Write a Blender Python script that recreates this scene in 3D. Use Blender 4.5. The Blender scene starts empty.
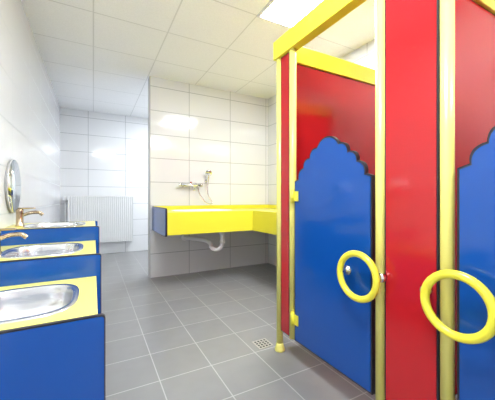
import bpy, math
from mathutils import Vector, Matrix

# ---------------------------------------------------------------- materials
def new_mat(name):
    m = bpy.data.materials.new(name); m.use_nodes = True
    return m, m.node_tree.nodes, m.node_tree.links, m.node_tree.nodes['Principled BSDF']

def plain(name, col, rough=0.4, metal=0.0, noise=0.03, scale=6.0, coat=0.0):
    m, N, L, b = new_mat(name)
    nz = N.new('ShaderNodeTexNoise'); nz.inputs['Scale'].default_value = scale
    nz.inputs['Detail'].default_value = 3
    geo = N.new('ShaderNodeNewGeometry')
    L.new(geo.outputs['Position'], nz.inputs['Vector'])
    mx = N.new('ShaderNodeMix'); mx.data_type = 'RGBA'
    mx.inputs['A'].default_value = (*[c*(1-noise) for c in col], 1)
    mx.inputs['B'].default_value = (*[min(1, c*(1+noise)) for c in col], 1)
    L.new(nz.outputs['Fac'], mx.inputs['Factor'])
    L.new(mx.outputs['Result'], b.inputs['Base Color'])
    b.inputs['Roughness'].default_value = rough
    b.inputs['Metallic'].default_value = metal
    b.inputs['Coat Weight'].default_value = coat
    b.inputs['Coat Roughness'].default_value = 0.1
    return m

def grid_mat(name, plane, w, h, mortar, c1, c2, cm, rough, off=(0, 0), bump=0.3, rough_m=0.6, nscale=0, spec=.5):
    m, N, L, b = new_mat(name)
    geo = N.new('ShaderNodeNewGeometry'); sep = N.new('ShaderNodeSeparateXYZ')
    L.new(geo.outputs['Position'], sep.inputs[0])
    cmb = N.new('ShaderNodeCombineXYZ')
    ax = {'xz': ('X', 'Z'), 'yz': ('Y', 'Z'), 'xy': ('X', 'Y')}[plane]
    for i in range(2):
        a = N.new('ShaderNodeMath'); a.operation = 'ADD'; a.inputs[1].default_value = 30.0*(w if i == 0 else h) - off[i]
        L.new(sep.outputs[ax[i]], a.inputs[0]); L.new(a.outputs[0], cmb.inputs[i])
    br = N.new('ShaderNodeTexBrick'); br.offset = 0.0; br.squash = 1.0
    br.inputs['Scale'].default_value = 1.0
    br.inputs['Brick Width'].default_value = w; br.inputs['Row Height'].default_value = h
    br.inputs['Mortar Size'].default_value = mortar; br.inputs['Mortar Smooth'].default_value = 0.1
    br.inputs['Color1'].default_value = (*c1, 1); br.inputs['Color2'].default_value = (*c2, 1)
    br.inputs['Mortar'].default_value = (*cm, 1)
    L.new(cmb.outputs[0], br.inputs['Vector'])
    out = br.outputs['Color']
    if nscale:
        nz = N.new('ShaderNodeTexNoise'); nz.inputs['Scale'].default_value = nscale; nz.inputs['Detail'].default_value = 6
        L.new(geo.outputs['Position'], nz.inputs['Vector'])
        rp = N.new('ShaderNodeMapRange'); rp.inputs['To Min'].default_value = 0.9; rp.inputs['To Max'].default_value = 1.1
        L.new(nz.outputs['Fac'], rp.inputs['Value'])
        mu = N.new('ShaderNodeVectorMath'); mu.operation = 'SCALE'
        L.new(out, mu.inputs[0]); L.new(rp.outputs[0], mu.inputs['Scale'])
        out = mu.outputs[0]
    L.new(out, b.inputs['Base Color'])
    b.inputs['Specular IOR Level'].default_value = spec
    r = N.new('ShaderNodeMapRange'); r.inputs['To Min'].default_value = rough; r.inputs['To Max'].default_value = rough_m
    L.new(br.outputs['Fac'], r.inputs['Value']); L.new(r.outputs[0], b.inputs['Roughness'])
    bp = N.new('ShaderNodeBump'); bp.invert = True; bp.inputs['Strength'].default_value = bump; bp.inputs['Distance'].default_value = 0.002
    L.new(br.outputs['Fac'], bp.inputs['Height']); L.new(bp.outputs[0], b.inputs['Normal'])
    return m

WT = ((.77, .785, .805), (.755, .77, .79), (.36, .38, .40))
m_tile_xz = grid_mat('wall_tile_xz', 'xz', .6, .3, .004, *WT, .10, off=(1.12, 0), spec=.8)
m_tile_yz = grid_mat('wall_tile_yz', 'yz', .6, .3, .004, *WT, .10, off=(.1, 0), spec=.8)
m_floor = grid_mat('floor_tile', 'xy', .3, .3, .003, (.25, .25, .252), (.23, .23, .232), (.44, .44, .44), .30, off=(.02, .1), nscale=9)
m_ceil = grid_mat('ceiling_panel', 'xy', .6, .6, .006, (.88, .89, .905), (.87, .88, .895), (.68, .69, .70), .9, off=(.0, .25), nscale=120)
m_yellow = plain('yellow_lacquer', (.83, .76, .05), .3, coat=.3)
m_ytop = plain('pale_yellow_top', (.82, .75, .16), .3, coat=.3)
m_ypost = plain('yellow_post', (.82, .75, .19), .3, coat=.3)
m_blue = plain('blue_laminate', (.005, .073, .345), .13)
m_red = plain('red_laminate', (.47, .013, .018), .12)
m_black = plain('black_core', (.012, .012, .02), .4)
m_steel = plain('brushed_steel', (.66, .68, .71), .27, 1.0)
m_chrome = plain('chrome', (.75, .74, .72), .12, 1.0)
m_brass = plain('bronze_chrome', (.45, .36, .24), .18, 1.0)
m_white = plain('white_enamel', (.80, .81, .82), .3)
m_plastic = plain('white_plastic', (.86, .86, .86), .35)
m_mirror = plain('mirror_glass', (.80, .85, .87), .02, 1.0)
m_grey = plain('grey_trim', (.5, .5, .5), .4)
m_drain = plain('drain_metal', (.5, .48, .45), .5, .6)
m_dark = plain('dark_slot', (.03, .03, .03), .6)

def emis(name, s):
    m, N, L, b = new_mat(name)
    b.inputs['Base Color'].default_value = (.9, .9, .9, 1)
    b.inputs['Emission Color'].default_value = (.94, .975, 1, 1)
    b.inputs['Emission Strength'].default_value = s
    return m
m_light = emis('light_diffuser', 29)

# ---------------------------------------------------------------- helpers
def group(name, loc):
    e = bpy.data.objects.new(name, None); e.empty_display_size = .1
    e.location = loc; bpy.context.collection.objects.link(e); return e

def mk(name, verts, faces, mat, parent=None, bevel=0, smooth=False, seg=2):
    vs = [Vector(v) for v in verts]
    c = Vector([(min(v[i] for v in vs)+max(v[i] for v in vs))/2 for i in range(3)])
    me = bpy.data.meshes.new(name)
    me.from_pydata([v-c for v in vs], [], faces); me.update()
    import bmesh
    bm = bmesh.new(); bm.from_mesh(me); bmesh.ops.recalc_face_normals(bm, faces=bm.faces); bm.to_mesh(me); bm.free()
    me.materials.append(mat)
    ob = bpy.data.objects.new(name, me); bpy.context.collection.objects.link(ob)
    if parent: ob.parent = parent; ob.location = c - Vector(parent.location)
    else: ob.location = c
    if smooth:
        for p in me.polygons: p.use_smooth = True
    if bevel:
        b = ob.modifiers.new('bevel', 'BEVEL'); b.width = bevel; b.segments = seg; b.limit_method = 'ANGLE'; b.angle_limit = math.radians(40)
    return ob

def box(name, a, b, mat, parent=None, bevel=0):
    x0, y0, z0 = a; x1, y1, z1 = b
    v = [(x0,y0,z0),(x1,y0,z0),(x1,y1,z0),(x0,y1,z0),(x0,y0,z1),(x1,y0,z1),(x1,y1,z1),(x0,y1,z1)]
    f = [(0,3,2,1),(4,5,6,7),(0,1,5,4),(1,2,6,5),(2,3,7,6),(3,0,4,7)]
    return mk(name, v, f, mat, parent, bevel)

def prism(name, poly, axis, lo, hi, mat, parent=None, bevel=0):
    """poly in the two axes other than `axis`, extruded lo..hi"""
    def P(p, t):
        return {'x': (t, p[0], p[1]), 'y': (p[0], t, p[1]), 'z': (p[0], p[1], t)}[axis]
    n = len(poly)
    v = [P(p, lo) for p in poly] + [P(p, hi) for p in poly]
    f = [tuple(range(n)), tuple(range(n, 2*n))] + [(i, (i+1) % n, n+(i+1) % n, n+i) for i in range(n)]
    return mk(name, v, f, mat, parent, bevel)

def tube(name, pts, r, mat, parent=None, n=16, smooth_pts=True, caps=True):
    pts = [Vector(p) for p in pts]
    if smooth_pts and len(pts) > 2:
        q = []
        for i in range(len(pts)-1):
            p0 = pts[max(i-1, 0)]; p1 = pts[i]; p2 = pts[i+1]; p3 = pts[min(i+2, len(pts)-1)]
            for k in range(8):
                t = k/8
                q.append(.5*((2*p1)+(p2-p0)*t+(2*p0-5*p1+4*p2-p3)*t*t+(3*p1-p0-3*p2+p3)*t**3))
        q.append(pts[-1]); pts = q
    V = []; F = []
    t = (pts[1]-pts[0]).normalized()
    u = t.orthogonal().normalized()
    for i, p in enumerate(pts):
        if i == 0: t = (pts[1]-pts[0])
        elif i == len(pts)-1: t = (pts[-1]-pts[-2])
        else: t = (pts[i+1]-pts[i-1])
        t.normalize(); u = (u-t*u.dot(t)).normalized(); w = t.cross(u)
        for k in range(n):
            a = 2*math.pi*k/n; V.append(p+(u*math.cos(a)+w*math.sin(a))*r)
    for i in range(len(pts)-1):
        for k in range(n):
            F.append((i*n+k, i*n+(k+1) % n, (i+1)*n+(k+1) % n, (i+1)*n+k))
    if caps:
        F.append(tuple(range(n))[::-1]); F.append(tuple(range((len(pts)-1)*n, len(pts)*n)))
    ob = mk(name, V, F, mat, parent)
    for p in ob.data.polygons: p.use_smooth = len(p.vertices) == 4
    return ob

def cyl(name, p0, p1, r, mat, parent=None, n=24):
    return tube(name, [p0, p1], r, mat, parent, n, False)

def lathe(name, prof, origin, axis, mat, parent=None, n=28):
    """prof = [(radius, distance along axis)]"""
    ax = Vector(axis).normalized(); u = ax.orthogonal().normalized(); w = ax.cross(u); o = Vector(origin)
    V = []; F = []
    for r, h in prof:
        for k in range(n):
            a = 2*math.pi*k/n; V.append(o+ax*h+(u*math.cos(a)+w*math.sin(a))*max(r, 1e-4))
    for i in range(len(prof)-1):
        for k in range(n):
            F.append((i*n+k, i*n+(k+1) % n, (i+1)*n+(k+1) % n, (i+1)*n+k))
    F.append(tuple(range(n))[::-1]); F.append(tuple(range((len(prof)-1)*n, len(prof)*n)))
    ob = mk(name, V, F, mat, parent)
    for p in ob.data.polygons: p.use_smooth = len(p.vertices) == 4
    return ob

def torus(name, c, R, r, axis, mat, parent=None, n=56, m=16):
    ax = Vector(axis).normalized(); u = ax.orthogonal().normalized(); w = ax.cross(u); c = Vector(c)
    V = []; F = []
    for i in range(n):
        a = 2*math.pi*i/n; d = u*math.cos(a)+w*math.sin(a)
        for k in range(m):
            b = 2*math.pi*k/m; V.append(c+d*(R+r*math.cos(b))+ax*r*math.sin(b))
    for i in range(n):
        for k in range(m):
            F.append((i*m+k, i*m+(k+1) % m, ((i+1) % n)*m+(k+1) % m, ((i+1) % n)*m+k))
    return mk(name, V, F, mat, parent, smooth=True)

def sup(cx, cy, a, b, e, angs, z):
    out = []
    for t in angs:
        c, s = math.cos(t), math.sin(t)
        k = (abs(c/a)**e+abs(s/b)**e)**(-1/e)
        out.append((cx+c*k, cy+s*k, z))
    return out
def rectloop(cx, cy, x0, x1, y0, y1, angs, z):
    out = []
    for t in angs:
        c, s = math.cos(t), math.sin(t); ks = []
        if c > 1e-9: ks.append((x1-cx)/c)
        if c < -1e-9: ks.append((x0-cx)/c)
        if s > 1e-9: ks.append((y1-cy)/s)
        if s < -1e-9: ks.append((y0-cy)/s)
        k = min(ks); out.append((cx+c*k, cy+s*k, z))
    return out
def loops(name, ls, mat, parent, close_end=True, smooth=False):
    n = len(ls[0]); V = [p for l in ls for p in l]; F = []
    for i in range(len(ls)-1):
        for k in range(n):
            F.append((i*n+k, i*n+(k+1) % n, (i+1)*n+(k+1) % n, (i+1)*n+k))
    if close_end: F.append(tuple(range((len(ls)-1)*n, len(ls)*n)))
    return mk(name, V, F, mat, parent, smooth=smooth)

def basin_set(parent, x0, x1, y0, y1, z, cx, cy, a, b, mat_top, mat_bowl, th=.03, e=3.2, depth=.11, rim=.018, top='top'):
    angs = sorted([2*math.pi*i/72 for i in range(72)] +
                  [math.atan2(y-cy, x-cx) % (2*math.pi) for x in (x0, x1) for y in (y0, y1)])
    loops(top, [sup(cx, cy, a, b, e, angs, z-th), rectloop(cx, cy, x0, x1, y0, y1, angs, z-th),
                rectloop(cx, cy, x0, x1, y0, y1, angs, z), sup(cx, cy, a, b, e, angs, z)], mat_top, parent, False)
    ls = [sup(cx, cy, a+rim, b+rim, e, angs, z+.0005), sup(cx, cy, a+rim-.002, b+rim-.002, e, angs, z+.004),
          sup(cx, cy, a, b, e, angs, z+.004), sup(cx, cy, a-.005, b-.005, e, angs, z-.002)]
    for k in range(1, 9):
        t = k/8; s = 1-.28*t**2.2
        ls.append(sup(cx, cy, (a-.007)*s, (b-.007)*s, e-.6*t, angs, z-.002-depth*(t**.6)))
    ls.append(sup(cx, cy, .03, .03, 2, angs, z-depth-.008))
    loops('bowl', ls, mat_bowl, parent, True, True)
    lathe('waste', [(.0, 0), (.026, 0), (.028, .003), (.018, .004), (0, .003)], (cx, cy, z-depth-.006), (0, 0, 1), m_chrome, parent)

# ---------------------------------------------------------------- room shell
XL, XR, YB, YF, H = -.49, 2.36, 5.70, -1.6, 2.52
box('floor', (XL-.1, YF-.1, -.1), (XR+.1, YB+.1, 0), m_floor)
box('ceiling', (XL-.1, YF-.1, H), (XR+.1, YB+.1, H+.1), m_ceil)
box('wall_left', (XL-.1, YF, 0), (XL, YB, H), m_tile_yz)
box('wall_right', (XR, YF, 0), (XR+.1, YB, H), m_tile_yz)
box('wall_back', (XL-.1, YB, 0), (XR+.1, YB+.1, H), m_tile_xz)
box('wall_front', (XL-.1, YF-.1, 0), (XR+.1, YF, H), m_tile_xz)
YP = 3.70
box('wall_partition', (.625, YP, 0), (XR, YP+.12, H), m_tile_xz)
box('trim_1', (.617, YP-.003, 0), (.6255, YP+.123, H), m_grey)

# first is the visible ceiling light; the rest are unseen panels added as fill
for i, (x, y) in enumerate([(1.5, 1.75), (.3, .55), (1.5, 4.7), (1.5, -.65)]):
    g = group('ceiling_and_fill_light', (x, y, H))
    box('diffuser', (x-.28, y-.28, H-.012), (x+.28, y+.28, H-.006), m_light, g)
    for nm, a, b in (('f1', (x-.3, y-.3), (x+.3, y-.28)), ('f2', (x-.3, y+.28), (x+.3, y+.3)),
                     ('f3', (x-.3, y-.28), (x-.28, y+.28)), ('f4', (x+.28, y-.28), (x+.3, y+.28))):
        box('frame_'+nm, (*a, H-.016), (*b, H), m_white, g)

# ---------------------------------------------------------------- toilet stalls
XF = 1.08
ZB, ZT, ZH = .14, 1.91, 2.03
def door_poly(y0, y1, ins=0.0):
    yc = (y0+y1)/2; w = abs(y1-y0)/2
    half = [(0, 1.10), (.035, 1.112), (.080, 1.175), (.135, 1.225), (.195, 1.275), (.2725, 1.322)]
    bul = [.0, .018, .020, .020, .013]
    k = w/.2725
    pts = []
    for i in range(5):
        p = Vector(half[i]); q = Vector(half[i+1]); d = q-p; nrm = Vector((-d.y, d.x)).normalized()
        for j in range(8):
            t = j/8; pts.append(p+d*t+nrm*bul[i]*4*t*(1-t))
    pts.append(Vector(half[-1]))
    L = [(-w+p.x*k, p.y) for p in pts]
    full = [(-w, ZB)] + L + [(-x, z) for x, z in L[-2::-1]] + [(w, ZB)]
    zc = (ZB+1.2)/2
    return [(yc+x*(1-ins/w), zc+(z-zc)*(1-ins/.55)) for x, z in full]

def post(parent, y, name, foot=True):
    cyl(name, (XF, y, .02 if foot else ZB), (XF, y, ZT+.03), .0215, m_ypost, parent)
    if foot:
        lathe(name+'_foot', [(.034, 0), (.034, .010), (.026, .03), (.0225, .05)], (XF, y, 0), (0, 0, 1), m_ypost, parent)

def panel_x(parent, name, y0, y1, x, z0, z1, mat):   # lies in YZ
    box(name+'_core', (x-.008, y0, z0), (x+.008, y1, z1), m_black, parent)
    box(name, (x-.010, y0+.006, z0+.006), (x+.010, y1-.006, z1-.006), mat, parent)
def panel_y(parent, name, x0, x1, y, z0, z1, mat):   # lies in XZ
    box(name+'_core', (x0, y-.008, z0), (x1, y+.008, z1), m_black, parent)
    box(name, (x0+.006, y-.010, z0+.006), (x1-.006, y+.010, z1-.006), mat, parent)

def door(parent, y0, y1, hinge_y, ring_y, attach_y, knob_y):
    prism('door_core', door_poly(y0, y1), 'x', XF-.010, XF+.010, m_black, parent)
    prism('door', door_poly(y0, y1, .008), 'x', XF-.012, XF+.012, m_blue, parent)
    for z in (.27, 1.01):
        cyl('hinge', (XF-.022, hinge_y, z-.04), (XF-.022, hinge_y, z+.04), .012, m_yellow, parent)
        s = 1 if (y0+y1)/2 > hinge_y else -1
        box('hinge_leaf', (XF-.020, min(hinge_y, hinge_y+s*.045), z-.03), (XF-.012, max(hinge_y, hinge_y+s*.045), z+.03), m_yellow, parent, .002)
    torus('ring_handle', (XF-.062, ring_y, .657), .098, .0145, (1, 0, 0), m_yellow, parent)
    lathe('handle_stem', [(.022, 0), (.022, .008), (.012, .012), (.012, .045), (.014, .05)], (XF-.012, attach_y, .657), (-1, 0, 0), m_chrome, parent)
    lathe('lock_knob', [(.014, 0), (.014, .010), (.019, .016), (.020, .026), (.014, .034), (0, .036)], (XF-.010, knob_y, .67), (-1, 0, 0), m_chrome, parent)

s1 = group('toilet_stall', (XF, 1.1, 0))
post(s1, 1.55, 'post_1'); post(s1, 1.41, 'post_2', False); post(s1, .80, 'post_3')
panel_x(s1, 'filler_panel', 1.435, 1.525, XF, ZB, ZT, m_red)
panel_y(s1, 'side_panel', XF+.022, 2.352, 1.55, ZB, ZT, m_red)
box('side_rail', (XF+.032, 1.525, ZT), (2.352, 1.575, ZH), m_yellow, s1, .004)
box('front_rail', (XF-.032, .67, ZT), (XF+.03, 1.582, ZH), m_yellow, s1, .004)
door(s1, .835, 1.38, 1.385, .872, .968, .775)

s2 = group('toilet_stall', (XF, .22, 0))
post(s2, .54, 'post_1'); post(s2, -.085, 'post_2', False); post(s2, -.22, 'post_3')
panel_x(s2, 'front_panel', .565, .775, XF, ZB, ZT, m_red)
panel_y(s2, 'side_panel', XF+.022, 2.352, .67, ZB, ZT, m_red)
panel_x(s2, 'filler_panel', -.20, -.11, XF, ZB, ZT, m_red)
panel_y(s2, 'side_panel_2', XF+.022, 2.352, -.22, ZB, ZT, m_red)
box('side_rail', (XF+.032, .645, ZT), (2.352, .695, ZH), m_yellow, s2, .004)
box('side_rail_2', (XF+.032, -.245, ZT), (2.352, -.195, ZH), m_yellow, s2, .004)
box('front_rail', (XF-.032, -.252, ZT), (XF+.03, .669, ZH), m_yellow, s2, .004)
door(s2, -.055, .505, -.06, .483, .387, .595)

# ---------------------------------------------------------------- stepped washbasins
def rp(x0, x1, z0, z1, r, n=6):
    p = [(x0, z0)]
    p += [(x1-r+r*math.sin(a), z0+r-r*math.cos(a)) for a in [math.pi/2*i/n for i in range(n+1)]]
    p += [(x1-r+r*math.cos(a), z1-r+r*math.sin(a)) for a in [math.pi/2*i/n for i in range(n+1)]]
    p += [(x0, z1)]
    return p
XW = XL+.002
ys = [1.02, 1.56, 2.09, 2.62]
zs = [.624, .727, .815]
for i in range(3):
    y0, y1, z = ys[i], ys[i+1], zs[i]
    g = group('washbasin', (XW+.25, (y0+y1)/2, z))
    prism('end_panel_core', rp(XW, .034, .2, z+.003, .012), 'y', y0, y0+.016, m_black, g)
    prism('end_panel', rp(XW, .030, .204, z-.002, .010), 'y', y0-.002, y0+.018, m_blue, g)
    basin_set(g, XW, .012, y0+.019, y1-.004, z, -.225, (y0+y1)/2+.0, .158, .178, m_ytop, m_steel)
    box('front_edge', (-.010, y0+.019, z-.06), (.012, y1-.004, z-.030), m_ytop, g)
    box('front_skirt', (-.006, y0+.019, .2), (.010, y1-.004, z-.06), m_blue, g)
    if i == 2:
        prism('end_panel_far', rp(XW, .030, .2, z-.001, .010), 'y', y1-.003, y1+.015, m_blue, g)
    # faucet
    fx, fy = -.425, (y0+y1)/2
    f = group('faucet', (fx, fy, z))
    lathe('body', [(.026, 0), (.026, .006), (.021, .010), (.020, .09), (.022, .105), (.018, .112), (0, .114)], (fx, fy, z), (0, 0, 1), m_brass, f)
    tube('spout', [(fx, fy, z+.065), (fx+.05, fy, z+.085), (fx+.10, fy, z+.088), (fx+.125, fy, z+.070)], .0115, m_brass, f)
    box('lever', (fx-.012, fy-.009, z+.112), (fx+.085, fy+.009, z+.122), m_brass, f, .004)
    # mirror
    if i > 0:
        my = {1: 1.85, 2: 2.47}[i]
        zc = 1.08
        mg = group('wall_mirror', (XL, my, zc))
        lathe('frame', [(.18, .001), (.180, .010), (.185, .012), (.185, .016), (.182, .018)], (XL, my, zc), (1, 0, 0), m_grey, mg, 56)
        lathe('glass', [(.181, .012), (.181, .0185), (.0, .0186)], (XL, my, zc), (1, 0, 0), m_mirror, mg, 56)

# ---------------------------------------------------------------- yellow wash counter
ZC = .85
cg = group('baby_wash_counter', (1.5, 3.3, ZC))
cx0, cx1, cy0, cy1 = .665, XR-.003, 2.96, YP-.003
basin_set(cg, cx0, 1.67, cy0, cy1, ZC, 1.17, 3.33, .34, .20, m_yellow, m_plastic, .04, 3.5, .16, .02, 'top_main')
box('top_return', (1.67, 1.78, ZC-.04), (cx1, cy1, ZC), m_yellow, cg)
box('fascia_front', (cx0, cy0, .615), (1.67, cy0+.02, ZC-.04), m_yellow, cg)
box('fascia_return', (1.67, 1.78, .615), (1.69, cy0+.02, ZC-.04), m_yellow, cg)
box('fascia_end', (1.69, 1.78, .615), (cx1, 1.80, ZC-.04), m_yellow, cg)
box('upstand_back', (cx0, cy1-.02, ZC), (cx1, cy1, ZC+.05), m_yellow, cg, .003)
box('upstand_right', (cx1-.02, 1.78, ZC), (cx1, cy1-.02, ZC+.05), m_yellow, cg, .003)
def ep(y0, y1, z0, z1, r, n=6):
    p = [(y1, z0)]
    p += [(y0+r-r*math.sin(a), z0+r-r*math.cos(a)) for a in [math.pi/2*i/n for i in range(n+1)]]
    p += [(y0+r-r*math.cos(a), z1-r+r*math.sin(a)) for a in [math.pi/2*i/n for i in range(n+1)]]
    p += [(y1, z1)]
    return p
prism('end_panel_core', ep(cy0-.01, cy1, .60, ZC+.045, .03), 'x', cx0-.018, cx0, m_black, cg)
prism('end_panel', ep(cy0-.004, cy1-.004, .606, ZC+.039, .027), 'x', cx0-.021, cx0+.001, m_blue, cg)

# siphon
dg = group('drain_pipe', (1.4, 3.2, .45))
tube('trap', [(1.38, 3.20, .68), (1.38, 3.20, .58), (1.38, 3.20, .47), (1.36, 3.205, .40), (1.31, 3.22, .375), (1.255, 3.23, .40), (1.24, 3.25, .455),
              (1.20, 3.34, .48), (1.10, 3.58, .48), (1.06, 3.698, .48)], .024, m_plastic, dg)
lathe('nut_1', [(.033, 0), (.033, .03)], (1.38, 3.20, .56), (0, 0, 1), m_plastic, dg)
lathe('nut_2', [(.033, 0), (.033, .03)], (1.38, 3.20, .45), (0, 0, 1), m_plastic, dg)
lathe('rosette', [(.045, 0), (.040, .010), (.022, .014)], (1.06, 3.699, .48), (0, -1, 0), m_plastic, dg)

# shower mixer with hand shower
sg = group('shower_mixer', (1.13, YP, 1.17))
for x in (1.03, 1.21):
    lathe('rosette', [(.030, 0), (.028, .010), (.014, .014), (.014, .05)], (x, YP-.001, 1.17), (0, -1, 0), m_chrome, sg)
cyl('body', (.99, YP-.065, 1.17), (1.25, YP-.065, 1.17), .021, m_chrome, sg)
cyl('handle_left', (.965, YP-.065, 1.17), (.99, YP-.065, 1.17), .025, m_chrome, sg)
cyl('handle_right', (1.25, YP-.065, 1.17), (1.275, YP-.065, 1.17), .025, m_chrome, sg)
tube('spout', [(1.12, YP-.07, 1.16), (1.12, YP-.13, 1.15), (1.12, YP-.19, 1.13), (1.12, YP-.21, 1.10)], .012, m_chrome, sg)
box('lever', (1.105, YP-.075, 1.19), (1.135, YP-.02, 1.215), m_chrome, sg, .004)
lathe('bracket', [(.024, 0), (.022, .012), (.012, .016), (.012, .05)], (1.36, YP-.001, 1.23), (0, -1, 0), m_chrome, sg)
tube('hand_shower_handle', [(1.355, YP-.06, 1.17), (1.36, YP-.065, 1.25), (1.365, YP-.08, 1.33)], .013, m_chrome, sg)
lathe('hand_shower_head', [(.012, 0), (.03, .008), (.045, .018), (.045, .028), (.038, .032), (0, .032)], (1.365, YP-.07, 1.345), (-.3, -.85, -.45), m_chrome, sg)
tube('hose', [(1.355, YP-.06, 1.17), (1.36, YP-.06, 1.05), (1.41, YP-.07, .95), (1.40, YP-.08, .92), (1.32, YP-.09, .94), (1.24, YP-.075, 1.05), (1.215, YP-.065, 1.15)], .0075, m_chrome, sg)

# ---------------------------------------------------------------- radiator
rg = group('radiator', (.13, YB-.07, .6))
x0, x1 = -.37, .63
V = []; F = []
nx = 30
cols = []
for k in range(nx):
    xa = x0+(x1-x0)*k/nx; w = (x1-x0)/nx
    cols += [(xa, 0), (xa+w*.55, 0), (xa+w*.7, .012), (xa+w*.85, .012)]
cols.append((x1, 0))
for x, d in cols:
    V += [(x, YB-.115+d, .22), (x, YB-.115+d, 1.02), ]
for k in range(len(cols)-1):
    F.append((2*k, 2*k+2, 2*k+3, 2*k+1))
mk('front_panel', V, F, m_white, rg)
box('core', (x0+.005, YB-.098, .225), (x1-.005, YB-.03, 1.015), m_white, rg)
box('side_left', (x0-.006, YB-.118, .21), (x0, YB-.025, 1.04), m_white, rg)
box('side_right', (x1, YB-.118, .21), (x1+.006, YB-.025, 1.04), m_white, rg)
for k in range(5):
    box('grille', (x0, YB-.118+k*.02, 1.02), (x1, YB-.106+k*.02, 1.04), m_white, rg)
for x in (x0+.15, x1-.15):
    box('wall_bracket', (x-.02, YB-.03, .3), (x+.02, YB-.001, .9), m_white, rg)
cyl('valve_pipe', (x0-.045, YB-.07, .0), (x0-.045, YB-.07, .95), .009, m_white, rg)
cyl('valve_link', (x0-.045, YB-.07, .95), (x0, YB-.07, .95), .011, m_chrome, rg)
lathe('thermostat', [(.018, 0), (.024, .01), (.024, .07), (.018, .08), (0, .08)], (x0-.045, YB-.07, .95), (0, 0, 1), m_white, rg)

# ---------------------------------------------------------------- floor drain
fg = group('floor_drain', (1.02, 1.67, 0))
dx, dy = 1.02, 1.67
box('plate', (dx-.055, dy-.055, 0), (dx+.055, dy+.055, .003), m_drain, fg)
for i in range(4):
    for j in range(4):
        x = dx-.036+i*.024; y = dy-.036+j*.024
        box('slot', (x-.007, y-.007, .003), (x+.007, y+.007, .0036), m_dark, fg)

# ---------------------------------------------------------------- world, camera
w = bpy.data.worlds.new('world'); bpy.context.scene.world = w; w.use_nodes = True
w.node_tree.nodes['Background'].inputs[0].default_value = (.9, .95, 1, 1)
w.node_tree.nodes['Background'].inputs[1].default_value = .3
cam = bpy.data.cameras.new('camera'); co = bpy.data.objects.new('camera', cam); bpy.context.collection.objects.link(co)
co.location = (0, 0, 1.0); co.rotation_euler = (math.pi/2, 0, -math.radians(28.4))
cam.sensor_width = 36; cam.lens = 285/495*36; cam.shift_y = -2/495; cam.clip_start = .03
bpy.context.scene.camera = co
bpy.context.scene.view_settings.view_transform = 'Standard'
bpy.context.scene.view_settings.exposure = 0.95
